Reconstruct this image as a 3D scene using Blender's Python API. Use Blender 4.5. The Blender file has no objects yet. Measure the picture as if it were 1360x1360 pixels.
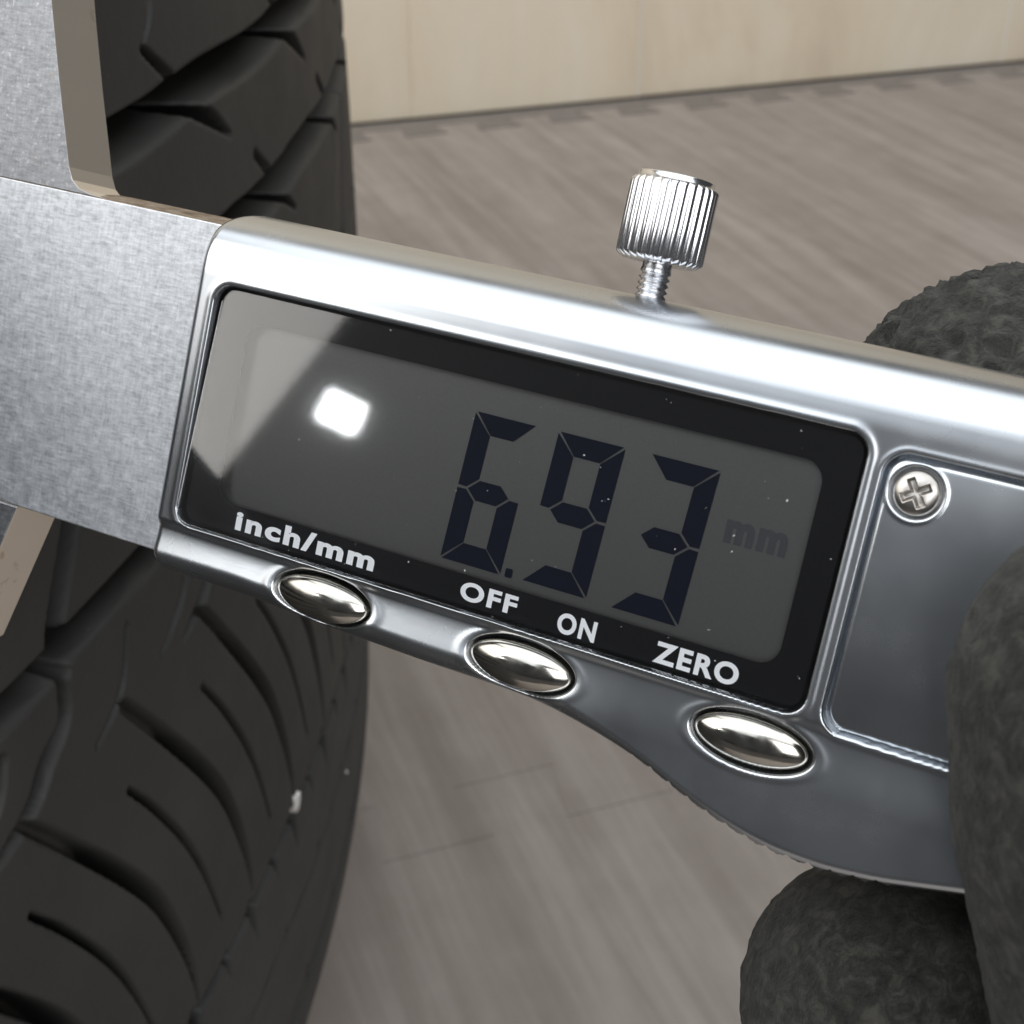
import bpy, bmesh, math, random
import numpy as np
from mathutils import Vector, Matrix, noise
random.seed(4)
scene = bpy.context.scene
C = scene.collection
MM = 0.001
PI = math.pi

# ------------------------------------------------------------------ camera, world, lamps, exposure
CAM_H = 0.303
cam_data = bpy.data.cameras.new('camera')
cam = bpy.data.objects.new('camera', cam_data)
C.objects.link(cam)
cam.location = (0, 0, CAM_H)
cam.rotation_euler = (math.radians(60), 0, 0)
cam_data.sensor_width = 36
cam_data.lens = 36 * 1938 / 1360
cam_data.clip_start = 0.005
cam_data.clip_end = 50
cam_data.dof.use_dof = True
cam_data.dof.focus_distance = 0.095
cam_data.dof.aperture_fstop = 100
scene.camera = cam

world = bpy.data.worlds.new('World')
scene.world = world
world.use_nodes = True
world.node_tree.nodes['Background'].inputs[0].default_value = (0.92, 0.96, 1.0, 1)
world.node_tree.nodes['Background'].inputs[1].default_value = 0.045

def area_lamp(name, loc, target, sx, sy, radiance, col):
    l = bpy.data.lights.new(name, 'AREA')
    l.shape = 'RECTANGLE'; l.size = sx; l.size_y = sy
    l.energy = radiance * PI * sx * sy
    l.color = col
    o = bpy.data.objects.new(name, l)
    C.objects.link(o)
    o.location = loc
    o.rotation_euler = (Vector(target) - Vector(loc)).to_track_quat('-Z', 'Y').to_euler()
    return o

def dirpos(az, el, dist):
    a, e = math.radians(az), math.radians(el)
    return Vector((math.sin(a) * math.cos(e), math.cos(a) * math.cos(e), math.sin(e))) * dist + Vector((-0.01, 0.09, CAM_H - 0.035))

T0 = (0, 0.1, 0.2)
area_lamp('ceiling_light', (0.3, -0.15, 2.3), (0.3, -0.15, 0), 3.2, 2.6, 1.9, (0.93, 0.97, 1.0))
area_lamp('doorway_light', dirpos(-127, 47, 2.3), T0, 1.4, 1.2, 1.7, (0.88, 0.94, 1.0))
area_lamp('side_window_light', dirpos(-101, 36, 1.7), T0, 1.15, 1.2, 2.5, (1.0, 0.975, 0.93))
area_lamp('back_fill_light', dirpos(168, 30, 2.0), T0, 1.7, 1.2, 3.6, (0.97, 0.98, 1.0))  # frontal fill added behind the camera to brighten tyre and lettering, not a window
area_lamp('small_lamp', dirpos(-123.1, 21.8, 2.6), T0, 0.072, 0.056, 48.0, (0.95, 0.98, 1.0))

scene.view_settings.view_transform = 'Standard'
scene.view_settings.look = 'None'
scene.view_settings.exposure = 0.08
scene.view_settings.gamma = 1

# ------------------------------------------------------------------ helpers
def tag(o, label=None, cat=None, group=None, kind=None):
    if label: o['label'] = label
    if cat: o['category'] = cat
    if group: o['group'] = group
    if kind: o['kind'] = kind
    return o

def empty(name, mat=None):
    o = bpy.data.objects.new(name, None)
    o.empty_display_size = 0.01
    C.objects.link(o)
    if mat is not None: o.matrix_world = mat
    return o

def link(name, me, mat, parent=None, smooth=False):
    o = bpy.data.objects.new(name, me)
    C.objects.link(o)
    if mat: me.materials.append(mat)
    if smooth:
        me.polygons.foreach_set('use_smooth', [True] * len(me.polygons))
    if parent is not None: o.parent = parent
    return o

def from_arrays(name, verts, quads):
    """verts Nx3 in metres, quads Mx4"""
    me = bpy.data.meshes.new(name)
    verts = np.asarray(verts, dtype=np.float32); quads = np.asarray(quads, dtype=np.int32)
    me.vertices.add(len(verts)); me.vertices.foreach_set('co', verts.ravel())
    me.loops.add(quads.size); me.loops.foreach_set('vertex_index', quads.ravel())
    me.polygons.add(len(quads))
    me.polygons.foreach_set('loop_start', np.arange(0, quads.size, quads.shape[1], dtype=np.int32))
    me.update(calc_edges=True)
    me.validate()
    return me

def grid_mesh(name, X, Y, Z, flip=False):
    n, m = X.shape
    v = np.stack([X, Y, Z], -1).reshape(-1, 3) * MM
    i = np.arange(n * m).reshape(n, m)
    q = np.stack([i[:-1, :-1], i[1:, :-1], i[1:, 1:], i[:-1, 1:]], -1).reshape(-1, 4)
    if flip: q = q[:, ::-1]
    return from_arrays(name, v, q)

def bm_obj(name, bm, mat, parent=None, smooth=False, scale=MM):
    bmesh.ops.recalc_face_normals(bm, faces=bm.faces)
    if scale != 1:
        bmesh.ops.scale(bm, vec=(scale,) * 3, verts=bm.verts)
    me = bpy.data.meshes.new(name)
    bm.to_mesh(me); bm.free()
    return link(name, me, mat, parent, smooth)

def prism(bm, pts, z0, z1):
    lo = [bm.verts.new((x, y, z0)) for x, y in pts]
    hi = [bm.verts.new((x, y, z1)) for x, y in pts]
    n = len(pts)
    a = bm.faces.new(hi); b = bm.faces.new(lo[::-1])
    for i in range(n):
        bm.faces.new((lo[i], lo[(i + 1) % n], hi[(i + 1) % n], hi[i]))
    return a, b

def add_bevel(o, w, seg=2, ang=35):
    md = o.modifiers.new('bevel', 'BEVEL'); md.width = w * MM; md.segments = seg
    md.limit_method = 'ANGLE'; md.angle_limit = math.radians(ang)
    md.harden_normals = False
    return o

def sstep(a, b, x):
    t = np.clip((x - a) / (b - a), 0, 1)
    return t * t * (3 - 2 * t)

def rrect_sd(x, y, x0, x1, y0, y1, r):
    cx, cy, hx, hy = (x0 + x1) / 2, (y0 + y1) / 2, (x1 - x0) / 2 - r, (y1 - y0) / 2 - r
    dx, dy = np.abs(x - cx) - hx, np.abs(y - cy) - hy
    return np.hypot(np.maximum(dx, 0), np.maximum(dy, 0)) + np.minimum(np.maximum(dx, dy), 0) - r

def rrect_pts(x0, x1, y0, y1, r, seg=8):
    pts = []
    for cx, cy, a0 in ((x1 - r, y1 - r, 0), (x0 + r, y1 - r, 90), (x0 + r, y0 + r, 180), (x1 - r, y0 + r, 270)):
        for k in range(seg + 1):
            a = math.radians(a0 + 90 * k / seg)
            pts.append((cx + r * math.cos(a), cy + r * math.sin(a)))
    return pts

# ---- node helpers
class NT:
    def __init__(s, name):
        s.m = bpy.data.materials.new(name); s.m.use_nodes = True
        s.t = s.m.node_tree; s.b = s.t.nodes['Principled BSDF']; s.out = s.t.nodes['Material Output']
        s.tc = s.t.nodes.new('ShaderNodeTexCoord')
    def n(s, ty, **kw):
        nd = s.t.nodes.new(ty)
        for k, v in kw.items():
            if hasattr(nd, k): setattr(nd, k, v)
            else: nd.inputs[k].default_value = v
        return nd
    def l(s, a, b): s.t.links.new(a, b)
    def map(s, scale=(1, 1, 1), rot=(0, 0, 0)):
        mp = s.t.nodes.new('ShaderNodeMapping')
        mp.inputs['Scale'].default_value = scale; mp.inputs['Rotation'].default_value = rot
        s.l(s.tc.outputs['Object'], mp.inputs['Vector']); return mp.outputs[0]
    def noise(s, scale, vec=None, detail=4, rough=0.55, dist=0):
        nd = s.t.nodes.new('ShaderNodeTexNoise')
        nd.inputs['Scale'].default_value = scale; nd.inputs['Detail'].default_value = detail
        nd.inputs['Roughness'].default_value = rough; nd.inputs['Distortion'].default_value = dist
        s.l(vec if vec is not None else s.tc.outputs['Object'], nd.inputs['Vector']); return nd.outputs['Fac']
    def ramp(s, fac, stops):
        r = s.t.nodes.new('ShaderNodeValToRGB'); e = r.color_ramp.elements
        while len(e) < len(stops): e.new(0.5)
        for el, (p, c) in zip(e, stops):
            el.position = p; el.color = (c, c, c, 1) if not isinstance(c, tuple) else (*c, 1)
        s.l(fac, r.inputs[0]); return r.outputs[0]
    def mix(s, fac, a, b, mode='MIX'):
        m = s.t.nodes.new('ShaderNodeMix'); m.data_type = 'RGBA'; m.blend_type = mode
        for sock, val in ((m.inputs[0], fac), (m.inputs[6], a), (m.inputs[7], b)):
            if isinstance(val, (int, float)): sock.default_value = val
            elif isinstance(val, tuple): sock.default_value = (*val, 1)
            else: s.l(val, sock)
        return m.outputs[2]
    def math(s, op, a, b=0.0):
        m = s.t.nodes.new('ShaderNodeMath'); m.operation = op
        for sock, val in ((m.inputs[0], a), (m.inputs[1], b)):
            if isinstance(val, (int, float)): sock.default_value = val
            else: s.l(val, sock)
        return m.outputs[0]
    def bump(s, h, strength, dist, prev=None):
        b = s.t.nodes.new('ShaderNodeBump'); b.inputs['Strength'].default_value = strength
        b.inputs['Distance'].default_value = dist; s.l(h, b.inputs['Height'])
        if prev is not None: s.l(prev, b.inputs['Normal'])
        return b.outputs[0]
    def set(s, **kw):
        for k, v in kw.items():
            sock = s.b.inputs[k.replace('_', ' ')]
            if isinstance(v, tuple) and len(v) == 3: sock.default_value = (*v, 1)
            elif isinstance(v, (int, float, tuple)): sock.default_value = v
            else: s.l(v, sock)
        return s.m

def mat_simple(name, col, rough, metal=0.0, spec=0.5, var=0.0, vscale=300):
    k = NT(name)
    c = col
    if var:
        c = k.mix(k.noise(vscale), tuple(x * (1 - var) for x in col), tuple(min(1, x * (1 + var)) for x in col))
    return k.set(Base_Color=c, Roughness=rough, Metallic=metal, Specular_IOR_Level=spec)

# satin silver paint of the housing
k = NT('satin_silver')
cl = k.mix(k.noise(90, detail=3), (0.55, 0.577, 0.61), (0.61, 0.635, 0.665))
rg = k.ramp(k.noise(140, detail=5), [(0.3, 0.235), (0.7, 0.285)])
M_silver = k.set(Base_Color=cl, Metallic=1.0, Roughness=rg)

# ground stainless steel with wear
def steel(name, base, rough, warm=False):
    k = NT(name)
    br = k.noise(1.0, k.map((1000, 4600, 900), (0, 0, math.radians(-4))), detail=6, rough=0.7)
    mott = k.noise(1100, detail=6, rough=0.75, dist=0.3)
    speck = k.ramp(k.noise(2600, detail=3, rough=0.6), [(0.60, 0.0), (0.74, 1.0)])
    big = k.noise(70, detail=3)
    hatch = k.noise(1.0, k.map((4200, 900, 900), (0, 0, math.radians(6))), detail=5, rough=0.7)
    br = k.math('ADD', k.math('MULTIPLY', br, 0.62), k.math('MULTIPLY', hatch, 0.38))
    v = k.math('ADD', k.math('MULTIPLY', br, 0.75), k.math('MULTIPLY', mott, 0.25))
    v = k.math('ADD', k.math('MULTIPLY', v, 0.88), k.math('MULTIPLY', big, 0.12))
    col = k.ramp(v, [(0.38, tuple(c * 0.60 for c in base)), (0.50, tuple(c * 0.95 for c in base)), (0.61, tuple(min(1, c * 1.25) for c in base))])
    col = k.mix(k.math('MULTIPLY', speck, 0.28), col, (0.92, 0.93, 0.95))
    # long scratches crossing the grind
    scr = k.ramp(k.noise(1.0, k.map((3300, 170, 400), (0, 0, math.radians(-5))), detail=2), [(0.70, 0.0), (0.74, 1.0)])
    col = k.mix(k.math('MULTIPLY', scr, 0.35), col, (0.85, 0.86, 0.9))
    if warm:
        rust = k.ramp(k.noise(240, detail=6, rough=0.7), [(0.62, 0.0), (0.74, 1.0)])
        col = k.mix(k.math('MULTIPLY', rust, 0.35), col, (0.40, 0.25, 0.15))
    rgh = k.ramp(mott, [(0.35, rough - 0.02), (0.65, rough + 0.04)])
    nb = k.bump(br, 0.30, 0.00003)
    nb = k.bump(mott, 0.05, 0.00003, nb)
    return k.set(Base_Color=col, Metallic=1.0, Roughness=rgh, Normal=nb)
M_steel = steel('ground_steel', (0.66, 0.68, 0.715), 0.50)
M_jaw = steel('jaw_steel', (0.32, 0.33, 0.35), 0.46, True)
k = NT('jaw_side_steel')  # cream base paints in a warm reflection of the surroundings; brown spots are rust
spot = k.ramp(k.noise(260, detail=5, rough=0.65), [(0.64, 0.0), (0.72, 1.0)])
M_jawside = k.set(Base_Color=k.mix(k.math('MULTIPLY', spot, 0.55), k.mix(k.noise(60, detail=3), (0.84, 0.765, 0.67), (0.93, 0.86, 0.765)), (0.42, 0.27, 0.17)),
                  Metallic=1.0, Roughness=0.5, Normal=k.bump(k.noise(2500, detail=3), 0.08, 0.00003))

k = NT('rusted_edge')
r_ = k.ramp(k.noise(700, detail=6, rough=0.7), [(0.35, (0.10, 0.07, 0.045)), (0.52, (0.26, 0.20, 0.145)), (0.7, (0.42, 0.38, 0.33))])
M_rust = k.set(Base_Color=r_, Metallic=0.35, Roughness=0.6, Normal=k.bump(k.noise(1500, detail=5), 0.5, 0.0001))

M_chrome = NT('chrome').set(Base_Color=(0.80, 0.80, 0.82), Metallic=1.0, Roughness=0.19)
k = NT('thread_steel'); M_thread = k.set(Base_Color=(0.62, 0.62, 0.64), Metallic=1.0, Roughness=k.ramp(k.noise(2500), [(0.3, 0.18), (0.7, 0.36)]))
k = NT('nickel_button')
M_nickel = k.set(Base_Color=k.mix(k.noise(600, detail=4), (0.50, 0.475, 0.43), (0.66, 0.63, 0.57)), Metallic=1.0,
                 Roughness=k.ramp(k.noise(900, detail=5), [(0.35, 0.10), (0.7, 0.24)]), Normal=k.bump(k.noise(1800, detail=2), 0.06, 0.00005))
k = NT('screw_steel')
M_screw = k.set(Base_Color=k.mix(k.noise(1500, detail=4), (0.36, 0.34, 0.32), (0.60, 0.57, 0.53)), Metallic=1.0, Roughness=0.30)
M_darkgap = mat_simple('dark_gap', (0.02, 0.02, 0.02), 0.6)

# clear cover: a window that lets light through and reflects at its surface
k = NT('clear_cover')
tr = k.n('ShaderNodeBsdfTransparent'); gl = k.n('ShaderNodeBsdfGlossy'); gl.inputs['Roughness'].default_value = 0.038
gl.inputs['Color'].default_value = (1, 1, 1, 1)
fr = k.n('ShaderNodeFresnel'); fr.inputs['IOR'].default_value = 1.50
mx = k.n('ShaderNodeMixShader')
dust = k.ramp(k.noise(2300, detail=2), [(0.755, 0.0), (0.78, 1.0)])
df = k.n('ShaderNodeBsdfDiffuse'); df.inputs['Color'].default_value = (0.6, 0.6, 0.6, 1)
mx2 = k.n('ShaderNodeMixShader')
k.l(fr.outputs[0], mx.inputs[0]); k.l(tr.outputs[0], mx.inputs[1]); k.l(gl.outputs[0], mx.inputs[2])
k.l(k.math('MULTIPLY', dust, 0.55), mx2.inputs[0]); k.l(mx.outputs[0], mx2.inputs[1]); k.l(df.outputs[0], mx2.inputs[2])
k.l(mx2.outputs[0], k.out.inputs['Surface'])
M_glass = k.m
M_black = mat_simple('black_print', (0.006, 0.006, 0.007), 0.35, spec=0.2)
M_white = mat_simple('white_print', (0.90, 0.92, 0.95), 0.6, spec=0.2)
k = NT('lcd_film')
M_lcd = k.set(Base_Color=k.mix(k.noise(5000, detail=3), (0.110, 0.110, 0.108), (0.138, 0.138, 0.136)), Metallic=0.85, Specular_IOR_Level=1.0,
              Roughness=0.40)
M_seg = mat_simple('lcd_ink', (0.004, 0.006, 0.015), 0.45, spec=0.10)
M_seg2 = mat_simple('lcd_faint_ink', (0.030, 0.033, 0.040), 0.5, spec=0.5)

# rubber
def rubber(name, c0, c1):
    k = NT(name)
    n1 = k.noise(60, detail=5, rough=0.6); n2 = k.noise(2200, detail=3)
    col = k.mix(n1, c0, c1)
    dustm = k.ramp(k.noise(25, detail=6, rough=0.65), [(0.45, 0.0), (0.75, 1.0)])
    col = k.mix(k.math('MULTIPLY', dustm, 0.35), col, (0.085, 0.080, 0.072))
    grit = k.ramp(k.noise(1300, detail=3, rough=0.6), [(0.70, 0.0), (0.76, 1.0)])
    col = k.mix(k.math('MULTIPLY', grit, 0.30), col, (0.20, 0.19, 0.17))
    nb = k.bump(n2, 0.35, 0.00015)
    nb = k.bump(k.noise(350, detail=4), 0.18, 0.0004, nb)
    return k.set(Base_Color=col, Roughness=k.ramp(n1, [(0.3, 0.54), (0.7, 0.70)]), Specular_IOR_Level=0.35, Normal=nb)
M_rubber = rubber('tyre_rubber', (0.029, 0.029, 0.028), (0.052, 0.051, 0.048))
M_side = rubber('sidewall_rubber', (0.036, 0.037, 0.037), (0.056, 0.056, 0.055))

# glove
k = NT('glove_latex')
w1 = k.noise(760, detail=8, rough=0.72, dist=0.6)
w2 = k.noise(2200, detail=5, rough=0.7)
col = k.ramp(w1, [(0.36, (0.008, 0.008, 0.007)), (0.50, (0.026, 0.025, 0.021)), (0.64, (0.066, 0.063, 0.053))])
nb = k.bump(w2, 0.8, 0.0004)
nb = k.bump(w1, 0.6, 0.0009, nb)
M_glove = k.set(Base_Color=col, Roughness=0.85, Specular_IOR_Level=0.25, Sheen_Weight=0.12, Sheen_Roughness=0.5, Normal=nb)
k = NT('glove_cuff')
M_cuff = k.set(Base_Color=(0.05, 0.05, 0.045), Roughness=0.9, Normal=k.bump(k.noise(900), 0.6, 0.0005))

# floor mat printed with wood grain: object space x along the wall, y away from it
k = NT('wood_print_mat')
rot = math.radians(-13)
wv = k.map((22, 1.6, 1), (0, 0, rot)); wv2 = k.map((95, 5, 1), (0, 0, rot)); wv3 = k.map((420, 26, 1), (0, 0, rot))
a1 = k.noise(1.0, wv, detail=4, rough=0.6, dist=0.8); a2 = k.noise(1.0, wv2, detail=4, rough=0.6, dist=0.6); a3 = k.noise(1.0, wv3, detail=3)
s_ = k.math('ADD', k.math('MULTIPLY', a1, 0.34), k.math('ADD', k.math('MULTIPLY', a2, 0.36), k.math('ADD', k.math('MULTIPLY', a3, 0.12), k.math('MULTIPLY', k.noise(38, detail=6, rough=0.65), 0.18))))
col = k.ramp(s_, [(0.34, (0.165, 0.132, 0.114)), (0.49, (0.252, 0.215, 0.190)), (0.64, (0.36, 0.318, 0.288))])
pale = k.noise(5, detail=3)
col = k.mix(k.math('MULTIPLY', pale, 0.25), col, (0.36, 0.35, 0.33))
M_mat = k.set(Base_Color=col, Roughness=0.52, Specular_IOR_Level=0.35,
              Normal=k.bump(k.noise(900, detail=4), 0.3, 0.0004))
M_border = mat_simple('border_strip', (0.185, 0.165, 0.152), 0.6, var=0.18, vscale=45)
M_matgap = mat_simple('sub_floor', (0.035, 0.032, 0.030), 0.9)

# wall panel
k = NT('pale_panel')
p1 = k.noise(7, k.map((1, 1, 0.45)), detail=5, rough=0.6, dist=1.2); p2 = k.noise(60, detail=4)
col = k.ramp(p1, [(0.32, (0.68, 0.55, 0.41)), (0.5, (0.79, 0.675, 0.515)), (0.68, (0.83, 0.735, 0.60))])
col = k.mix(k.math('MULTIPLY', p2, 0.25), col, (0.62, 0.56, 0.46))
M_panel = k.set(Base_Color=col, Roughness=0.6, Specular_IOR_Level=0.3, Normal=k.bump(k.noise(300, detail=4), 0.2, 0.0005))
M_strip = mat_simple('joint_filler', (0.78, 0.74, 0.66), 0.6)

# ------------------------------------------------------------------ the setting: floor, mats, wall
W0 = Vector((0.137, 1.2205, 0)); WA = math.radians(20)
Fm = Matrix.Translation(W0) @ Matrix.Rotation(WA, 4, 'Z')      # local x along wall, local -y towards the camera
bm = bmesh.new()
prism(bm, [(-4000, -4000), (4000, -4000), (4000, 4000), (-4000, 4000)], -60, -10)
fl = bm_obj('floor', bm, M_matgap); fl.matrix_world = Matrix.Translation((0, 0.8, 0)); tag(fl, kind='structure')

def tooth_edge(v, x0, x1, per=59.0, amp=12.2, phase=0.0, gap=0.0):
    """points of a dovetail puzzle edge running in +x at y = v"""
    pts = []
    n0 = math.floor((x0 - phase) / per); x = phase + n0 * per
    while x < x1:
        for dx, dy in ((0.30 * per, -amp), (0.22 * per, amp), (0.78 * per, amp), (0.70 * per, -amp)):
            pts.append((x + dx + (gap if dy * 1 > 0 and dx < per / 2 else 0), v + dy))
        x += per
    return [(a, b) for a, b in pts if x0 <= a <= x1]

def mat_piece(name, pts, z1=0.0, mat=None):
    bm = bmesh.new()
    a, b = prism(bm, pts, -9, z1)
    from mathutils.geometry import tessellate_polygon
    for f_, zz in ((a, z1), (b, -9)):
        vs = list(f_.verts); tri = tessellate_polygon([[v.co for v in vs]])
        bm.faces.remove(f_)
        for t3 in tri:
            try: bm.faces.new([vs[q] for q in t3])
            except ValueError: pass
    o = bm_obj(name, bm, mat or M_mat, fl)
    o.matrix_parent_inverse = fl.matrix_world.inverted()
    o.matrix_world = Fm
    return o
g = 0.16
e1 = tooth_edge(-41, -900, 900, phase=3)
border = [(-900, -8), (-900, -41 + 26 * g)] + [(x, y + 26 * g) for x, y in e1] + [(900, -41 + g), (900, -8)]
mat_piece('mat_border', border, -0.6, M_border)
e2 = tooth_edge(-775, -1200, 700, phase=16.5)
tile = [(-900, -775 + g), (-900, -41 - g)] + [(x, y - g) for x, y in e1] + [(900, -41 - g), (900, -775 + g)] + [(x, y + g) for x, y in e2[::-1] if -900 < x < 900]
mat_piece('floor_mat', tile)
tile2 = [(-900, -1410), (-900, -775 - g)] + [(x, y - g) for x, y in e2 if -900 < x < 900] + [(900, -775 - g), (900, -1410)]
mat_piece('floor_mat', tile2)

wall = empty('wall', Fm); tag(wall, kind='structure')
def wbox(name, x0, x1, y0, y1, z0, z1, mat, bev=0.0):
    bm = bmesh.new(); prism(bm, [(x0, y0), (x1, y0), (x1, y1), (x0, y1)], z0, z1)
    o = bm_obj(name, bm, mat, wall)
    if bev: add_bevel(o, bev)
    return o
wbox('wall_backing', -1300, 1300, 12, 60, -10, 1500, M_matgap)
seams = [-1250, -900, -580, -229, -37, 317, 665, 1000, 1250]
for i in range(len(seams) - 1):
    th = (0.4, -0.5, 0.2, -0.2, 0.5, 0.0, 0.3, 0.1)[i]
    wbox('wall_panel', seams[i] + 0.9, seams[i + 1] - 0.9, -3 + th, 11, 0, 1450, M_panel, 0.6)
    if i:
        wbox('joint_strip', seams[i] - 0.85, seams[i] + 0.85, -2.9, 11, 0, 1450, M_strip if i in (4, 5) else M_panel)

# ------------------------------------------------------------------ the tyre lying flat on the mat
LAM = 1.36
R, DL, ZC, HALF, KC, RAD = 350.0, 235.0, -78.0, 85.0, 0.0003, 60.0
d_ = math.hypot(R, DL); az = math.radians(-6.3) - math.asin(R / d_)
AX, AY = d_ * math.sin(az), d_ * math.cos(az)
def lower_profile():
    pts = [(R - KC * u * u, ZC - u) for u in np.arange(0, HALF, .5)]
    a0 = math.atan(2 * KC * HALF); r0, z0 = pts[-1]
    cr, cz = r0 - RAD * math.cos(a0), z0 + RAD * math.sin(a0)
    for a in np.arange(a0, math.radians(89), .5 / RAD):
        pts.append((cr + RAD * math.cos(a), cz - RAD * math.sin(a)))
    r0, z0 = pts[-1]
    # sidewall: in towards the bead, slightly raised again
    for m in np.arange(.5, 62, .5):
        t = m / 62
        pts.append((r0 - m * 1.0, z0 + 26 * (t ** 1.9)))
    return np.array(pts)
lp = lower_profile()
ls = np.r_[0, np.cumsum(np.hypot(*np.diff(lp, axis=0).T))]
def upper_profile():
    pts = [(R - KC * u * u, ZC + u) for u in np.arange(0.5, 60, .5)]
    r0, z0 = pts[-1]; rr = 4.0
    for a in np.arange(0.06, PI / 2, .5 / rr): pts.append((r0 - rr + rr * math.cos(a), z0 + rr * math.sin(a)))
    r0, z0 = pts[-1]
    for m in np.arange(.5, 100, .5): pts.append((r0 - m, z0 - 30 * (m / 100) ** 1.1))
    return np.array(pts)
upp = upper_profile()
us = np.cumsum(np.hypot(*np.diff(np.r_[lp[:1], upp], axis=0).T))
PR = np.r_[upp[::-1], lp]; PS = np.r_[-us[::-1], ls]; S_TOP = us[-1]
S_END = ls[-1]

def seg_dist(tx, sy, poly, hw):
    """distance (mm) minus local half width, to a polyline in (theta mm, s)"""
    best = np.full(tx.shape, 1e3)
    for (a, b), (h0, h1) in zip(zip(poly[:-1], poly[1:]), zip(hw[:-1], hw[1:])):
        ax, ay = a; bx, by = b
        vx, vy = bx - ax, by - ay; L2 = vx * vx + vy * vy
        t = np.clip(((tx - ax) * vx + (sy - ay) * vy) / L2, 0, 1)
        dd = np.hypot(tx - ax - t * vx, sy - ay - t * vy) - (h0 + (h1 - h0) * t)
        best = np.minimum(best, dd)
    return best

MMD = R * PI / 180     # mm per degree (before LAM)
def catmull(P, n=4):
    P = np.asarray(P, float)
    if len(P) < 3: return P
    Q = np.vstack([2 * P[0] - P[1], P, 2 * P[-1] - P[-2]]); out = []
    for i in range(1, len(Q) - 2):
        for t in np.arange(n) / n:
            a, b, c, d = Q[i - 1], Q[i], Q[i + 1], Q[i + 2]
            out.append(0.5 * (2 * b + (c - a) * t + (2 * a - 5 * b + 4 * c - d) * t * t + (3 * b - a - 3 * c + d) * t ** 3))
    out.append(Q[-2]); return np.array(out)
def groove(th, s, poly, hw, depth, period=None, wall=0.42):
    cc = catmull([(a * MMD, b, h) for (a, b), h in zip(poly, hw)])
    poly = [(float(a), float(b)) for a, b, h in cc]; hw = [max(0.08, float(h)) for a, b, h in cc]
    c = sum(p[0] for p in poly) / len(poly)
    best = np.full(th.shape, 1e3)
    x = th * MMD
    if period:
        P = period * MMD
        x = (x - c + P / 2) % P - P / 2 + c
        shifts = (-P, 0, P)
    else: shifts = (0,)
    smin = min(p[1] for p in poly) - 3; smax = max(p[1] for p in poly) + 3
    m = (s > smin) & (s < smax)
    if not m.any(): return np.zeros(th.shape)
    out = np.zeros(th.shape)
    xm, sm = x[m], s[m]
    b = np.full(xm.shape, 1e3)
    for sh in shifts:
        b = np.minimum(b, seg_dist(xm + sh, sm, poly, hw))
    out[m] = (depth(sm) if callable(depth) else depth) * (1 - sstep(-wall, 0.06, b))
    return out

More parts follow.
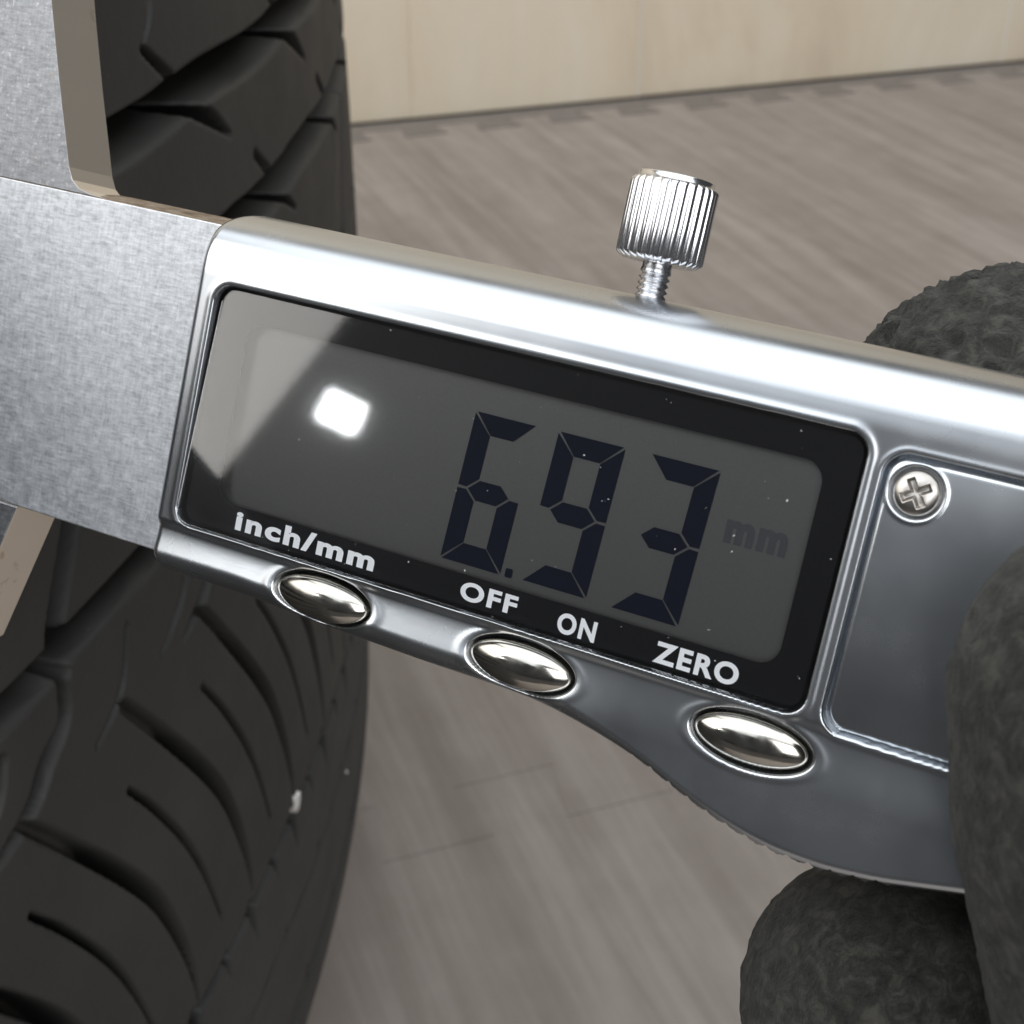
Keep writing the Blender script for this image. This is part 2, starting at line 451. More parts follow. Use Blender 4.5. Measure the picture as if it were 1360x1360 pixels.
def tread_depth(th, s):
    D = np.zeros(th.shape)
    wob = 0.25 * np.sin(np.radians(th * 66.7))
    def circ(s0, s1, dep, wl=1.0):
        return dep * sstep(s0, s0 + wl, s + wob) * (1 - sstep(s1 - wl, s1, s + wob))
    feats = [circ(-46.8, -42.0, 6.8, 1.7), circ(-31.4, -26.2, 6.5, 1.5), circ(-9.4, -5.6, 6.5, 0.9),
             circ(-68.5, -67.5, 1.5, 0.4),
             circ(49.1, 50.9, 2.6, 0.5), circ(66.0, 66.9, 1.1, 0.3), circ(82.0, 82.8, 0.6, 0.3)]
    P = 2.70; P2 = 5.4
    Lp = [(-14.75, 3.6), (-13.85, 11), (-12.8, 20), (-12.0, 28), (-11.45, 36.5), (-11.15, 43.5), (-11.05, 48.5)]
    feats.append(groove(th, s, Lp, [.75, .9, 1.0, 1.0, .85, .55, .28], lambda q: 1.5 + 4.6 * sstep(10, 24, q), P))
    Np = [(-15.0, 12.3), (-14.35, 18), (-13.55, 26.5), (-13.0, 34.5), (-12.55, 43.5)]
    feats.append(groove(th, s, Np, [.28, .40, .42, .34, .2], 5.0, P, 0.3))
    # ticks on the shoulder ring
    feats.append(groove(th, s, [(-11.35, 48.7), (-11.15, 51.2), (-11.0, 56.0)], [.5, 1.0, .2], 2.6, P))
    feats.append(groove(th, s, [(-9.9, 49), (-9.75, 51.4), (-9.68, 53.5)], [.4, .6, .2], 2.4, P))
    feats.append(groove(th, s, [(-9.4, 65.2), (-9.35, 67.3)], [.5, .3], 1.6, P))
    feats.append(groove(th, s, [(-8.0, 81), (-7.95, 83)], [.4, .3], 1.4, P))
    # lateral features
    feats.append(groove(th, s, [(-14.2, -27.5), (-15.25, -17.5), (-15.95, -11), (-16.1, -8.8)], [1.3, 1.45, 1.5, 1.4], 6.0, P2 * 3, 1.0))
    feats.append(groove(th, s, [(-16.4, -8.6), (-16.0, -5.4)], [.5, .85], 8.5, P2))
    feats.append(groove(th, s, [(-16.05, -6), (-16.2, -1.5), (-16.75, 0.6), (-17.2, 3.0), (-18.1, 4.7)], [1.0, 1.05, 1.3, 1.2, .6], 6.0, P2, 1.0))
    feats.append(groove(th, s, [(-14.35, -3.6), (-14.65, 1.0), (-15.05, 3.0), (-15.6, 4.2)], [.3, .5, .5, .25], 3.4, P2, 0.6))
    feats.append(groove(th, s, [(-12.2, -3.5), (-12.45, -.5), (-12.9, 1.5), (-13.5, 3.2)], [.8, .85, .7, .3], 4.0, P2, 0.8))
    feats.append(groove(th, s, [(-10.85, -62), (-10.9, -53.5), (-11.35, -50.4)], [.5, .45, .2], 3.4, P2, 0.6))
    feats.append(groove(th, s, [(-11.35, -50.2), (-10.5, -46.5)], [.4, .6], 7.0, P2))
    feats.append(groove(th, s, [(-10.2, -43.4), (-9.2, -41.0), (-8.4, -38)], [.5, .85, .2], 8.5, P2))
    feats.append(groove(th, s, [(-7.3, -34.2), (-6.6, -31)], [.5, .7], 7.5, P2))
    feats.append(groove(th, s, [(-7.1, -29.2), (-5.7, -26.3), (-4.95, -23.6)], [.25, .55, .2], 7.5, P2))
    feats.append(groove(th, s, [(-0.2, -24.5), (-1.5, -14.5)], [.35, .35], 3.0, P2 * 3))
    for f_ in feats: D = np.maximum(D, f_)
    return D

def tyre_patch(th, s):
    TH, S = np.meshgrid(th, s, indexing='ij')
    D = tread_depth(TH, S)
    r = np.interp(S, PS, PR[:, 0]); z = np.interp(S, PS, PR[:, 1])
    dr = np.gradient(PR[:, 0], PS); dz = np.gradient(PR[:, 1], PS)
    tr_, tz_ = np.interp(S, PS, dr), np.interp(S, PS, dz)
    ln = np.hypot(tr_, tz_); nr, nz = -tz_ / ln, tr_ / ln           # outward normal in the (r, z) plane
    r = r - nr * D; z = z - nz * D
    T = np.radians(TH)
    return (AX + r * np.cos(T)) * LAM, (AY + r * np.sin(T)) * LAM, z * LAM + CAM_H * 1000

tyre = empty('tyre', Matrix.Translation((AX * LAM * MM, AY * LAM * MM, 0)))
tag(tyre, 'large black rubber tyre lying flat on the wood-print mat, worn tread with curved shoulder grooves', 'tyre')
CUTS = [-S_TOP, -66.0, -44.4, -28.8, -7.5, 50.0, S_END]
NAMES = ['sidewall', 'tread_rib', 'tread_rib', 'tread_rib', 'shoulder_rib', 'sidewall']
def merge_mesh(name, parts):
    V = []; Q = []; off = 0
    for X, Y, Z in parts:
        n, m = X.shape
        V.append(np.stack([X - AX * LAM, Y - AY * LAM, Z], -1).reshape(-1, 3) * MM)
        i = np.arange(n * m).reshape(n, m) + off
        Q.append(np.stack([i[:-1, :-1], i[:-1, 1:], i[1:, 1:], i[1:, :-1]], -1).reshape(-1, 4)[:, ::-1]); off += n * m
    return from_arrays(name, np.concatenate(V), np.concatenate(Q))
for (a, b), nm in zip(zip(CUTS[:-1], CUTS[1:]), NAMES):
    side = nm == 'sidewall'
    hid = b <= -57
    ds = (0.30 if not side else 0.5) if not hid else 1.2
    dt = 0.042 if not hid else 0.25
    n1 = max(4, int((b - a) / ds)); n2 = max(4, int((b - a) / 1.6))
    fine = tyre_patch(np.arange(-21.5, 8.001, dt)[:int(29.5 / dt) + 1], np.linspace(a, b, n1))
    t_end = -21.5 + dt * (int(29.5 / dt))
    coarse = tyre_patch(np.linspace(t_end, 338.5, 560), np.linspace(a, b, n2))
    me = merge_mesh(nm, [fine, coarse])
    o = link(nm, me, M_side if side else M_rubber, tyre, smooth=True)
# inner liner so the carcass has thickness
li = []
for s0 in (S_END,):
    th = np.radians(np.linspace(0, 360, 200))
    rr = np.array([PR[-1, 0], PR[-1, 0] - 8, PR[-1, 0] - 8, PR[-1, 0] + 30, PR[-1, 0] + 60, PR[-1, 0] + 60, PR[-1, 0] + 30, PR[-1, 0] - 8, PR[-1, 0] - 8, PR[-1, 0]])
    zl, zh = PR[-1, 1], PR[0, 1]; rt = PR[0, 0]
    zz = np.array([zl, zl + 2, zl + 14, zl + 20, zl + 50, zh - 50, zh - 20, zh - 14, zh - 2, zh])
    TT, RR = np.meshgrid(th, rr, indexing='ij'); _, ZZ = np.meshgrid(th, zz, indexing='ij')
    li.append(((AX + RR * np.cos(TT)) * LAM, (AY + RR * np.sin(TT)) * LAM, ZZ * LAM + CAM_H * 1000))
link('inner_liner', merge_mesh('inner_liner', li), M_side, tyre, smooth=True)

def tyre_point(th, s, out=0.0):
    r = np.interp(s, PS, PR[:, 0]); z = np.interp(s, PS, PR[:, 1]); r += out
    return Vector(((AX + r * math.cos(math.radians(th))) * LAM, (AY + r * math.sin(math.radians(th))) * LAM, z * LAM + CAM_H * 1000)) * MM
def chip(name, p, sc, label, mat, seed):
    bm = bmesh.new(); bmesh.ops.create_icosphere(bm, subdivisions=3, radius=1)
    for v in bm.verts:
        n_ = noise.noise(v.co * 1.3 + Vector((seed, 0, 0)))
        v.co = Vector((v.co.x * sc[0], v.co.y * sc[1], v.co.z * sc[2])) * (1 + 0.45 * n_)
    o = bm_obj(name, bm, mat, None, smooth=True); o.location = p; o.rotation_euler = (0.3, 0.35, 0.2)
    tag(o, label, 'chip'); return o
M_chip = mat_simple('white_chip', (0.72, 0.70, 0.66), 0.6, var=0.2, vscale=900)
chip('stone_chip', tyre_point(-8.2, 49.6, -0.6), (1.4, 1.3, 2.9), 'small oval white chip lodged in the shoulder groove of the tyre, larger of two', M_chip, 3)
chip('stone_chip', tyre_point(-3.2, 70.0, -0.1), (0.45, 0.4, 0.6), 'tiny pale speck stuck on the tyre sidewall near its right edge', M_chip, 9)

# ------------------------------------------------------------------ the digital caliper
r1 = Vector((0.8956992881, -0.4434543216, -0.0327268990)).normalized()
r2 = Vector((0.1896056577, 0.3143220122, 0.9301888879)); r2 = (r2 - r1 * r2.dot(r1)).normalized()
nn = r1.cross(r2).normalized()
tt = Vector((-22.5413, 85.7266, -50.0858)) * MM + Vector((0, 0, CAM_H))
CM = Matrix(((r1.x, r2.x, nn.x, tt.x), (r1.y, r2.y, nn.y, tt.y), (r1.z, r2.z, nn.z, tt.z), (0, 0, 0, 1)))
piv = Vector((20 * MM, 8 * MM, 0))
CM = CM @ Matrix.Translation(piv) @ Matrix.Rotation(math.radians(-2.8), 4, 'X') @ Matrix.Translation(-piv)
cal = empty('digital_caliper', CM)
tag(cal, 'satin silver digital caliper held slanting before the tyre, display reading 6.93 mm', 'caliper')

# --- steel slider with jaws
def steel_part(name, pts, z0, z1, mat, bev=0.12, side=None):
    bm = bmesh.new(); prism(bm, pts, z0, z1)
    o = bm_obj(name, bm, mat, cal)
    if side is not None:
        o.data.materials.append(side)
        for p in o.data.polygons:
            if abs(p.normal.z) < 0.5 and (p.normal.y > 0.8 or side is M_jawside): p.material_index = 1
    add_bevel(o, bev); return o
ZF = -2.5; ZB = -7.4
sp = steel_part('slider_plate', [(-40, -3.2), (6, -3.2), (6, 20.0), (-13.4, 20.0), (-40, 20.0)], ZB, ZF, M_steel, 0.10, M_rust)
for v in sp.data.vertices:
    if v.co.y > 19.9 * MM and v.co.z < -5 * MM and v.co.x > -14 * MM: v.co.y += 0.55 * MM
jaw = [(-40, 20.02), (-12.4, 20.02), (-13.8, 20.12), (-14.9, 20.35), (-15.6, 20.85), (-16.1, 21.7), (-17.0, 24.2), (-18.2, 27.5), (-19.9, 32.5), (-21.5, 37.5), (-26, 52), (-40, 60)]
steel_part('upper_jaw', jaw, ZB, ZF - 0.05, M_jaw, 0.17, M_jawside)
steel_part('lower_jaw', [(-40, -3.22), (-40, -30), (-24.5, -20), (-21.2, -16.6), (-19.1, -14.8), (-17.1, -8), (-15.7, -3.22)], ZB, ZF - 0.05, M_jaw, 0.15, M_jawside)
steel_part('beam', [(4, 2.0), (80, 2.0), (80, 18.0), (4, 18.0)], -8.6, -6.9, M_steel, 0.1)

# --- housing as one relief surface
XL, XR = -2.3, 78.0
YB = np.array([[-3, -4.15], [5, -4.05], [13, -4.4], [19, -4.55], [24, -4.6], [27, -4.6], [29.1, -4.75], [31.75, -5.1], [33.8, -5.5], [35.4, -5.95], [37.5, -6.8], [39.6, -7.55], [41.9, -8.15], [44, -8.5], [47, -8.55], [50, -8.2], [55, -7.1], [64, -5.0], [78, -3]])
def smooth_interp(x, tab):
    xs = np.linspace(tab[0, 0], tab[-1, 0], 400); ys = np.interp(xs, tab[:, 0], tab[:, 1])
    kk = np.hanning(17); kk /= kk.sum(); ys = np.convolve(np.pad(ys, 8, mode='edge'), kk, 'valid')
    return np.interp(x, xs, ys)
def ybot(x):
    y = smooth_interp(x, YB)
    kn = sstep(33.0, 35.5, x) * (1 - sstep(50, 52, x))
    return y
def knurl(x):
    kn = sstep(33.0, 35.5, x) * (1 - sstep(50, 52, x))
    return kn * (0.42 * (1 - np.abs(np.sin(PI * x / 1.28))) - 0.08)
YT = 21.15
def ease_d(w, n): return w * (1 - np.cos(np.linspace(0, PI / 2, n)))
dl = ease_d(1.0, 12)
xs = np.r_[XL + dl, np.arange(XL + 1.06, 56.0, 0.062), np.linspace(56.2, XR, 60)]
WT, HT = 3.5, 4.3       # top round-over
WL, HL = 1.0, 2.0
BTN = [(11.85, -2.25), (26.35, -2.40), (41.25, -2.45)]
DOOR = (44.75, 76.0, -0.62, 15.75, 1.4)
ys_t = ease_d(WT, 24)
Yall = []
nint = 300
def wb(x): return 1.7 - 1.0 * sstep(24, 36, x)
cols = []
for x in xs:
    yb = float(ybot(np.array([x]))[0]); w = float(wb(x))
    db = ease_d(w, 20)
    lo = yb + db; hi = YT - ys_t[::-1]
    mid = np.linspace(lo[-1], hi[0], nint + 2)[1:-1]
    cols.append(np.r_[lo, mid, hi])
Y = np.array(cols); X = np.repeat(xs[:, None], Y.shape[1], 1)
YBx = np.repeat(ybot(xs)[:, None], Y.shape[1], 1); WBx = wb(X)
def qr(d, w, h):
    t = np.clip(d / w, 0, 1); return -h * (1 - np.sqrt(np.clip(1 - (1 - t) ** 2, 0, 1)))
# plan-view corner rounding at the left end
RC = 1.9
dv = np.minimum(YT - Y, Y - YBx)
Y = Y + knurl(X) * np.exp(-((Y - YBx) / 1.1) ** 2)
t = np.clip(dv, 0, RC); shift = RC - np.sqrt(np.clip(RC * RC - (RC - t) ** 2, 0, None))
X = X + shift * (1 - sstep(0, 5, X - XL)) * 0.85
dleft = np.repeat((xs - XL)[:, None], Y.shape[1], 1)
Z = qr(YT - Y, WT, HT) + qr(Y - YBx, WBx, 2.6 - 1.9 * sstep(24, 36, X)) + qr(dleft, WL, HL)
Z = np.maximum(Z, -HT - 0.4)
Z -= (0.40 - 0.28 * sstep(20, 38, X)) * (1 - sstep(-0.9, -0.1, Y)) * sstep(-4.2, -0.8, Y)       # shallow hollow under the window
Z -= 0.10 * sstep(16.6, 18.5, Y)
wsd = rrect_sd(X, Y, -0.22, 43.72, -0.22, 16.22, 1.25)
Z += 0.055 * np.exp(-((wsd - 0.30) / 0.24) ** 2)
Z = np.where(wsd < 0, Z * (1 - sstep(-0.16, 0.0, -wsd * -1)) + 0, Z)
Z = Z - 2.4 * (1 - sstep(-0.16, 0.02, wsd))
for bx, by in BTN:
    e = (np.hypot((X - bx) / 3.72, (Y - by) / 1.70) - 1) * 1.9
    Z += 0.035 * np.exp(-((e - 0.24) / 0.18) ** 2)
    Z = Z - 1.3 * (1 - sstep(-0.26, 0.05, e))
dsd = rrect_sd(X, Y, *DOOR)
Z += 0.03 * np.exp(-((dsd - 0.22) / 0.16) ** 2)
Z = Z - 0.85 * (1 - sstep(-0.14, 0.02, dsd))
# side skirt going back
def skirt(X, Y, Z):
    bx = np.concatenate([X[:, 0], X[-1, 1:], X[::-1, -1][1:], X[0, ::-1][1:]])
    by = np.concatenate([Y[:, 0], Y[-1, 1:], Y[::-1, -1][1:], Y[0, ::-1][1:]])
    bz = np.concatenate([Z[:, 0], Z[-1, 1:], Z[::-1, -1][1:], Z[0, ::-1][1:]])
    rows = [(bx, by, bz), (bx, by + 0.0, np.full_like(bz, -5.6)), (bx, by, np.full_like(bz, -8.4))]
    return [np.stack([r[i] for r in rows]) for i in range(3)]
def multi_grid(name, parts):
    V = []; Q = []; off = 0
    for X_, Y_, Z_ in parts:
        n, m = X_.shape
        V.append(np.stack([X_, Y_, Z_], -1).reshape(-1, 3) * MM)
        i = np.arange(n * m).reshape(n, m) + off
        Q.append(np.stack([i[:-1, :-1], i[1:, :-1], i[1:, 1:], i[:-1, 1:]], -1).reshape(-1, 4)); off += n * m
    return from_arrays(name, np.concatenate(V), np.concatenate(Q))
sk = skirt(X, Y, Z); sk = [s_[::-1] for s_ in sk]
me = multi_grid('housing', [(X, Y, Z), tuple(sk)])
bmx = bmesh.new(); bmx.from_mesh(me); bmesh.ops.remove_doubles(bmx, verts=bmx.verts, dist=1e-7); bmesh.ops.recalc_face_normals(bmx, faces=bmx.faces)
bmx.to_mesh(me); bmx.free()
housing = link('housing', me, M_silver, cal, smooth=True)
bm = bmesh.new(); prism(bm, [(-1.6, -3.8), (78, -3.8), (78, 20.7), (-1.6, 20.7)], -10.2, -8.3)
add_bevel(bm_obj('back_plate', bm, M_steel, cal), 0.3)

# --- display: recess frame, lcd, print, clear cover
disp = empty('display'); disp.parent = cal
bm = bmesh.new(); prism(bm, rrect_pts(-0.1, 43.6, -0.1, 16.1, 1.1), -2.3, -1.95)
bm_obj('display_tray', bm, M_darkgap, cal)
lcdo = None
bm = bmesh.new(); prism(bm, rrect_pts(1.2, 42.9, 1.0, 14.9, 0.8), -1.88, -1.42)
lcdo = bm_obj('screen_film', bm, M_lcd, disp)
# black printed mask with rounded opening
def mask_mesh():
    o_ = rrect_pts(0.06, 43.44, 0.06, 15.94, 1.0, 10); i_ = rrect_pts(2.35, 41.55, 1.98, 14.1, 1.3, 10)
    bm = bmesh.new()
    vo = [bm.verts.new((x, y, -0.70)) for x, y in o_]; vi = [bm.verts.new((x, y, -0.70)) for x, y in i_]
    vo2 = [bm.verts.new((x, y, -0.78)) for x, y in o_]; vi2 = [bm.verts.new((x, y, -0.78)) for x, y in i_]
    n = len(vo)
    for j in range(n):
        q = (j + 1) % n
        bm.faces.new((vo[j], vo[q], vi[q], vi[j])); bm.faces.new((vo2[j], vi2[j], vi2[q], vo2[q]))
        bm.faces.new((vi[j], vi[q], vi2[q], vi2[j])); bm.faces.new((vo[j], vo2[j], vo2[q], vo[q]))
    return bm
bm_obj('black_border', mask_mesh(), M_black, disp)
bm = bmesh.new(); prism(bm, rrect_pts(0.02, 43.48, 0.02, 15.98, 1.05, 10), -0.10, -0.03)
for v in bm.verts: v.co.z += 0.42 - 0.060 * v.co.y
cov = bm_obj('window_cover', bm, M_glass, disp)

# lettering, printed under the cover
def text_part(name, s, x0, x1, y0, y1, z, mat, bold=0.03, parent=disp, shear=0.0):
    cu = bpy.data.curves.new(name, 'FONT'); cu.body = s; cu.size = 1; cu.offset = bold; cu.resolution_u = 6; cu.space_character = 1.16
    ob = bpy.data.objects.new(name, cu); C.objects.link(ob)
    bpy.context.view_layer.update()
    dg = bpy.context.evaluated_depsgraph_get()
    me = bpy.data.meshes.new_from_object(ob.evaluated_get(dg))
    bpy.data.objects.remove(ob)
    co = np.zeros(len(me.vertices) * 3, dtype=np.float32); me.vertices.foreach_get('co', co); co = co.reshape(-1, 3)
    lo, hi = co.min(0), co.max(0)
    co[:, 0] = (co[:, 0] - lo[0]) / (hi[0] - lo[0]) * (x1 - x0) + x0
    co[:, 1] = (co[:, 1] - lo[1]) / (hi[1] - lo[1]) * (y1 - y0) + y0
    co[:, 2] = z
    me.vertices.foreach_set('co', (co * MM).ravel()); me.update()
    me.materials.clear()
    return link(name, me, mat, parent)
ZT = -0.690
text_part('unit_lettering', 'inch/mm', 4.12, 14.92, 0.38, 1.72, ZT, M_white, 0.042)
text_part('off_lettering', 'OFF', 21.2, 25.15, 0.38, 1.60, ZT, M_white, 0.036)
text_part('on_lettering', 'ON', 27.95, 30.5, 0.18, 1.50, ZT, M_white, 0.036)
text_part('zero_lettering', 'ZERO', 34.30, 39.55, 0.18, 1.52, ZT, M_white, 0.036)

# seven-segment digits
def seg_polys(x0, x1, y0, y1, t, g, slant):
    ym = (y0 + y1) / 2 - 0.05; h = t / 2
    S = dict(
        a=[(x0 + g, y1), (x1 - g, y1), (x1 - t - g * .4, y1 - t), (x0 + t + g * .4, y1 - t)],
        d=[(x0 + g, y0), (x0 + t + g * .4, y0 + t), (x1 - t - g * .4, y0 + t), (x1 - g, y0)],
        f=[(x0, y1 - g), (x0, ym + g * .9), (x0 + t * .45, ym + g * .7), (x0 + t, ym + h + g * .8), (x0 + t, y1 - t - g * .4)],
        e=[(x0, y0 + g), (x0 + t, y0 + t + g * .4), (x0 + t, ym - h - g * .8), (x0 + t * .45, ym - g * .7), (x0, ym - g * .9)],
        b=[(x1, y1 - g), (x1 - t, y1 - t - g * .4), (x1 - t, ym + h + g * .8), (x1 - t * .45, ym + g * .7), (x1, ym + g * .9)],
        c=[(x1, y0 + g), (x1, ym - g * .9), (x1 - t * .45, ym - g * .7), (x1 - t, ym - h - g * .8), (x1 - t, y0 + t + g * .4)],
        g=[(x0 + t * .55, ym), (x0 + t + g, ym + h), (x1 - t - g, ym + h), (x1 - t * .55, ym), (x1 - t - g, ym - h), (x0 + t + g, ym - h)])
    return {k_: [(x + (y - y0) * slant, y) for x, y in v] for k_, v in S.items()}
def digit(which, x0, x1, y0=2.55, y1=12.05):
    P = seg_polys(x0, x1, y0, y1, 1.30, 0.11, 0.040)
    for c_ in which:
        bm = bmesh.new(); prism(bm, P[c_], -1.41, -1.37)
        bm_obj('display_segment', bm, M_seg, disp)
digit('afgedc', 19.05, 23.30, 2.45, 12.05)
digit('afbgcd', 24.75, 29.15, 2.55, 12.10)
digit('abgcd', 30.75, 35.15, 2.50, 12.15)
bm = bmesh.new(); prism(bm, rrect_pts(23.62, 24.1, 2.42, 3.0, 0.1, 2), -1.41, -1.37); bm_obj('decimal_point', bm, M_seg, disp)
text_part('unit_symbol', 'mm', 36.6, 40.35, 8.15, 9.55, -1.385, M_seg2, 0.05)

# --- buttons
def dome(name, bx, by, a, b, zb, h, mat, parent):
    rr = np.sin(np.linspace(0, PI / 2, 26)); ph = np.linspace(0, 2 * PI, 97)
    RR, PH = np.meshgrid(rr, ph, indexing='ij')
    Zd = zb + h * (1 - RR ** 2.3) ** 0.62
    Xd = bx + a * RR * np.cos(PH); Yd = by + b * RR * np.sin(PH)
    Xs, Ys, Zs = [np.vstack([A, A[-1:]]) for A in (Xd, Yd, Zd)]; Zs[-1] = zb - 1.0
    o = link(name, grid_mesh(name, Xs, Ys, Zs), mat, parent, smooth=True)
    return o
for (bx, by), zb in zip(BTN, (-0.52, -0.45, -0.40)):
    dome('button', bx - 0.08, by - 0.05, 3.42, 1.42, zb, 0.82, M_nickel, cal)

# --- battery cover with its screw
bc = empty('battery_cover'); bc.parent = cal
x0, x1, y0, y1, rr_ = DOOR
gx = np.arange(x0 - 0.02, 56, 0.07); gx = np.r_[gx, np.linspace(56.2, x1, 20)]; gy = np.arange(y0 - 0.02, y1 + 0.05, 0.07)
GX, GY = np.meshgrid(gx, gy, indexing='ij')
sd = rrect_sd(GX, GY, x0 + 0.22, x1 - 0.2, y0 + 0.22, y1 - 0.22, rr_ - 0.2)
GZ = -0.02 + qr(np.clip(-sd, 0, None), 0.34, 0.24) - 0.75 * sstep(-0.02, 0.08, sd)
SX, SY = 46.75, 13.72
rs = np.hypot(GX - SX, GY - SY)
GZ = GZ - 0.0055 * (GY - 8.8) ** 2
GZ = GZ - 0.42 * (1 - sstep(1.34, 1.50, rs)) + 0.05 * np.exp(-((rs - 1.62) / 0.12) ** 2)
link('cover_plate', grid_mesh('cover_plate', GX, GY, GZ), M_silver, bc, smooth=True)
rad = np.linspace(0, 1.30, 46); ph = np.linspace(0, 2 * PI, 121)
RR, PH = np.meshgrid(rad, ph, indexing='ij')
cx_, cy_ = RR * np.cos(PH), RR * np.sin(PH)
ca = math.radians(33); u_ = cx_ * math.cos(ca) + cy_ * math.sin(ca); v_ = -cx_ * math.sin(ca) + cy_ * math.cos(ca)
cross = np.minimum(np.maximum(np.abs(u_) - 0.20, np.abs(v_) - 0.82), np.maximum(np.abs(v_) - 0.20, np.abs(u_) - 0.82))
SZ = 0.12 - 0.0055 * (SY - 8.8) ** 2 - 0.08 * cy_ + qr(1.30 - RR, 1.1, 0.42) - 0.45 * (1 - sstep(-0.12, 0.06, cross)) * (1 - 0.25 * RR)
Xs, Ys, Zs = [np.vstack([A, A[-1:]]) for A in (SX + cx_, SY + cy_, SZ)]; Zs[-1] = -0.9
link('cover_screw', grid_mesh('cover_screw', Xs, Ys, Zs), M_screw, bc, smooth=True)

# --- lock screw on the top edge
ls_ = empty('lock_screw'); ls_.parent = cal
def lathe_y(name, prof, cx, cz, mat, parent, n=48, teeth=0, tdep=0.0, smooth=True, tilt=0.0):
    ph = np.linspace(0, 2 * PI, n + 1)
    A = np.array(prof)
    PH, RR = np.meshgrid(ph, A[:, 0], indexing='ij'); _, YY = np.meshgrid(ph, A[:, 1], indexing='ij')
    if teeth:
        _, K = np.meshgrid(ph, A[:, 2], indexing='ij')
        f_ = np.abs(np.sin(PH * teeth / 2)); RR = RR - K * tdep * (1 - f_ ** 0.45) 
    Xa = RR * np.cos(PH); Za = RR * np.sin(PH)
    Xa = Xa + tilt * (YY - 20)
    return link(name, grid_mesh(name, cx + Xa, YY, cz + Za, flip=False), mat, parent, smooth=smooth)
KX, KZ = 27.75, -5.0
prof = [(0.0, 28.25, 0), (1.7, 28.22, 0), (1.85, 28.25, 0), (2.0, 28.38, 0), (2.08, 28.38, 0), (2.16, 28.28, 0), (2.18, 28.02, 0), (2.30, 27.98, 0), (2.50, 27.80, 1), (2.52, 27.6, 1), (2.52, 25.5, 1), (2.52, 23.75, 1), (2.46, 23.6, 1), (2.25, 23.42, 0.3), (2.0, 23.3, 0), (1.75, 23.3, 0), (1.0, 23.38, 0), (0.8, 23.4, 0)]
prof = [(a * 1.09, b + 0.25 if b > 25 else b - 0.05, c_) for a, b, c_ in prof]
lathe_y('knurled_head', prof, KX, KZ, M_chrome, ls_, n=27 * 16, teeth=27, tdep=0.26)
tp = [(0.92, 23.5)]
y = 23.35
while y > 19.6:
    if y > 22.9: tp.append((0.92, y)); y -= 0.2; continue
    tp += [(0.98, y), (0.98, y - 0.05), (0.80, y - 0.18), (0.80, y - 0.22)]; y -= 0.38
lathe_y('threaded_shank', tp, KX, KZ, M_thread, ls_, n=48)

# ------------------------------------------------------------------ gloved hand
def cam2w(x, y, z):           # camera-side coordinates measured in mm: right, down, ahead
    p = math.radians(30)
    return Vector((x, z * math.cos(p) - y * math.sin(p), -z * math.sin(p) - y * math.cos(p) + CAM_H * 1000))
def px(X_, Y_, dep): return ((X_ - 680) / 1938 * dep, (Y_ - 680) / 1938 * dep, dep)
def chain(bm, pts):
    for (a, ra), (b, rb) in zip(pts[:-1], pts[1:]):
        n_ = max(2, int((b - a).length / 1.6))
        for i in range(n_ + 1):
            t_ = i / n_; c = a.lerp(b, t_); r_ = ra + (rb - ra) * t_
            bmesh.ops.create_icosphere(bm, subdivisions=3, radius=r_, matrix=Matrix.Translation(c))
def P_(a): return cam2w(*a)
bm = bmesh.new()
wrist = P_((150, 95, 130)); palm = P_((92, 50, 105)); heel = P_((105, 70, 100))
k_index = P_((86, 6, 112)); k_mid = P_((88, 24, 116)); k_ring = P_((90, 44, 116)); k_pink = P_((92, 62, 112))
# index finger, bent behind the top edge of the caliper
chain(bm, [(P_(px(1352, 622, 99)), 13.6), (P_(px(1470, 640, 101)), 13.4), (P_((58, -4, 107)), 12.2), (k_index, 13)])
# thumb in front, over the battery cover
chain(bm, [(P_(px(1552, 945, 66.5)), 9.9), (P_(px(1560, 1080, 67)), 10.0), (P_(px(1620, 1290, 70)), 11.0), (P_(px(1700, 1520, 76)), 13.0), (heel, 19)])
# middle finger under the knurled grip
chain(bm, [(P_(px(1182, 1332, 93)), 9.6), (P_(px(1290, 1400, 95)), 10.2), (P_((50, 44, 101)), 10.6), (k_mid, 12)])
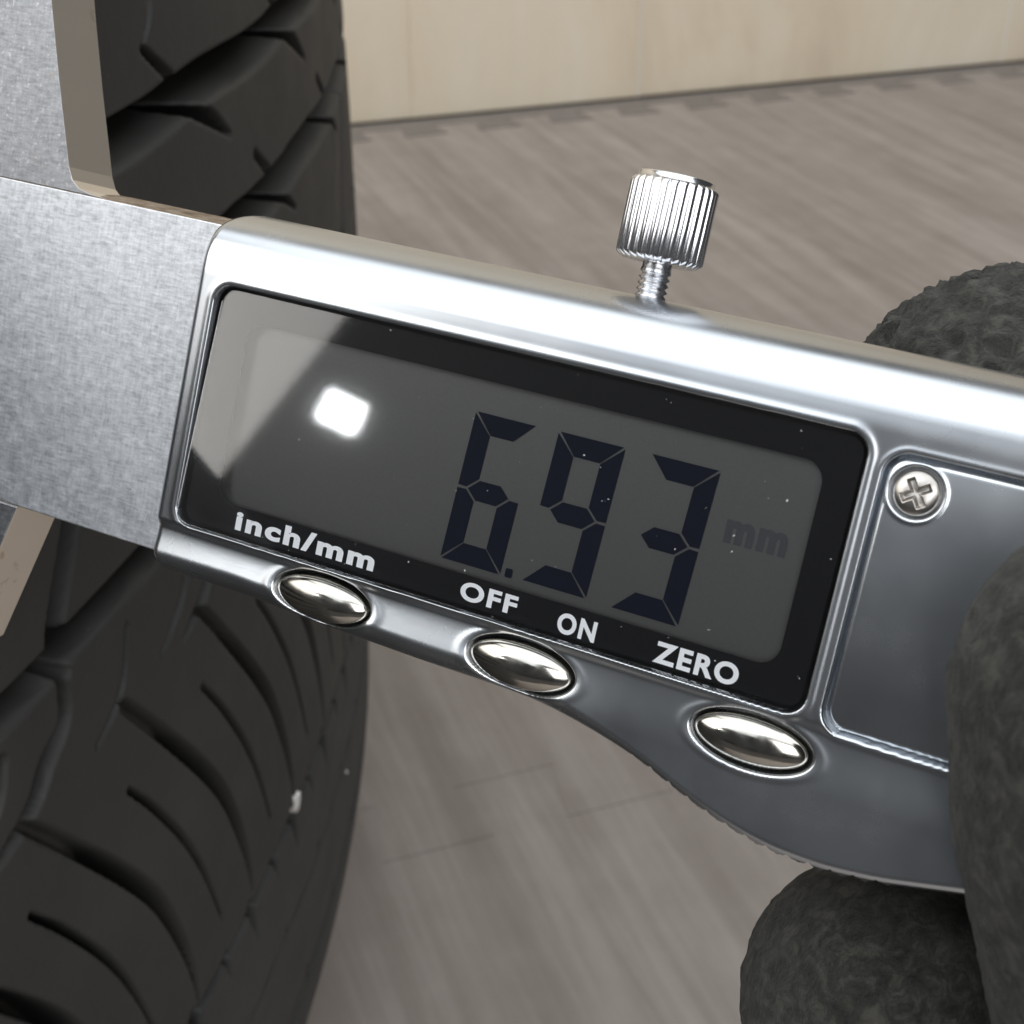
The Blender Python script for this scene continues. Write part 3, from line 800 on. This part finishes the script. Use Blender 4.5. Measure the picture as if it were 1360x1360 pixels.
# ring and little finger, curled below
chain(bm, [(P_((36, 53, 100)), 9.2), (P_((46, 60, 98)), 9.6), (P_((68, 58, 104)), 10), (k_ring, 12)])
chain(bm, [(P_((48, 70, 99)), 8.2), (P_((58, 75, 98)), 8.6), (P_((76, 70, 102)), 9), (k_pink, 11)])
for a, b in ((k_index, palm), (k_mid, palm), (k_ring, palm), (k_pink, heel), (k_index, k_mid), (k_mid, k_ring), (k_ring, k_pink), (palm, heel)):
    chain(bm, [(a, 13), (b, 17)])
chain(bm, [(palm, 20), (heel, 21), (wrist, 24)])
me = bpy.data.meshes.new('glove_raw'); bm.to_mesh(me); bm.free()
tmp = bpy.data.objects.new('glove_raw', me); C.objects.link(tmp)
md = tmp.modifiers.new('r', 'REMESH'); md.mode = 'VOXEL'; md.voxel_size = 0.5
md = tmp.modifiers.new('s', 'SMOOTH'); md.iterations = 7; md.factor = 0.6
bpy.context.view_layer.update()
dg = bpy.context.evaluated_depsgraph_get()
gm = bpy.data.meshes.new_from_object(tmp.evaluated_get(dg)); bpy.data.objects.remove(tmp)
N_ = len(gm.vertices)
co = np.zeros(N_ * 3, dtype=np.float32); gm.vertices.foreach_get('co', co); co = co.reshape(-1, 3)
no = np.zeros(N_ * 3, dtype=np.float32); gm.vertex_normals.foreach_get('vector', no); no = no.reshape(-1, 3)
camp = np.array([0, 0, CAM_H * 1000])
dsp = np.zeros(N_)
near = np.linalg.norm(co - np.array(cam2w(45, 15, 90)), axis=1) < 75
ip = np.array(cam2w(*px(1400, 600, 99)))
wgt = 1 - 0.88 * np.clip((np.linalg.norm(co - ip, axis=1) - 16) / 10, 0, 1)
for i in np.nonzero(near)[0]:
    v = Vector(co[i].tolist())
    a = noise.noise(v * 0.13) * 0.9
    w = noise.noise_vector(v * 0.35) * 1.1
    b = abs(noise.noise((v + w) * 0.55)) ; c2 = noise.noise((v + w) * 1.1)
    k_ = wgt[i]
    dsp[i] = (a * 0.60 - b * 1.35 + 0.30) * k_ + (c2 * 0.36 + 0.26 * noise.noise((v + w * 0.4) * 2.1)) * (0.25 + 0.75 * k_) * 0.9
co = co + no * dsp[:, None]
hand_o = cam2w(60, 30, 100)
gm.vertices.foreach_set('co', ((co - np.array(hand_o)) * MM).astype(np.float32).ravel()); gm.update()
gm.materials.clear()
gm.name = 'gloved_hand'
hand = link('gloved_hand', gm, M_glove, None, smooth=True); hand.location = hand_o * MM
tag(hand, 'hand in a dark grey crinkled rubber work glove gripping the right end of the caliper', 'gloved hand')
bm = bmesh.new()
bmesh.ops.create_cone(bm, cap_ends=True, segments=40, radius1=27, radius2=31, depth=55)
dv_ = (cam2w(230, 150, 165) - wrist).normalized()
for v in bm.verts: v.co = dv_.to_track_quat('Z', 'Y') @ v.co + wrist + dv_ * 25 - hand_o
bm_obj('cuff', bm, M_cuff, hand, smooth=True)
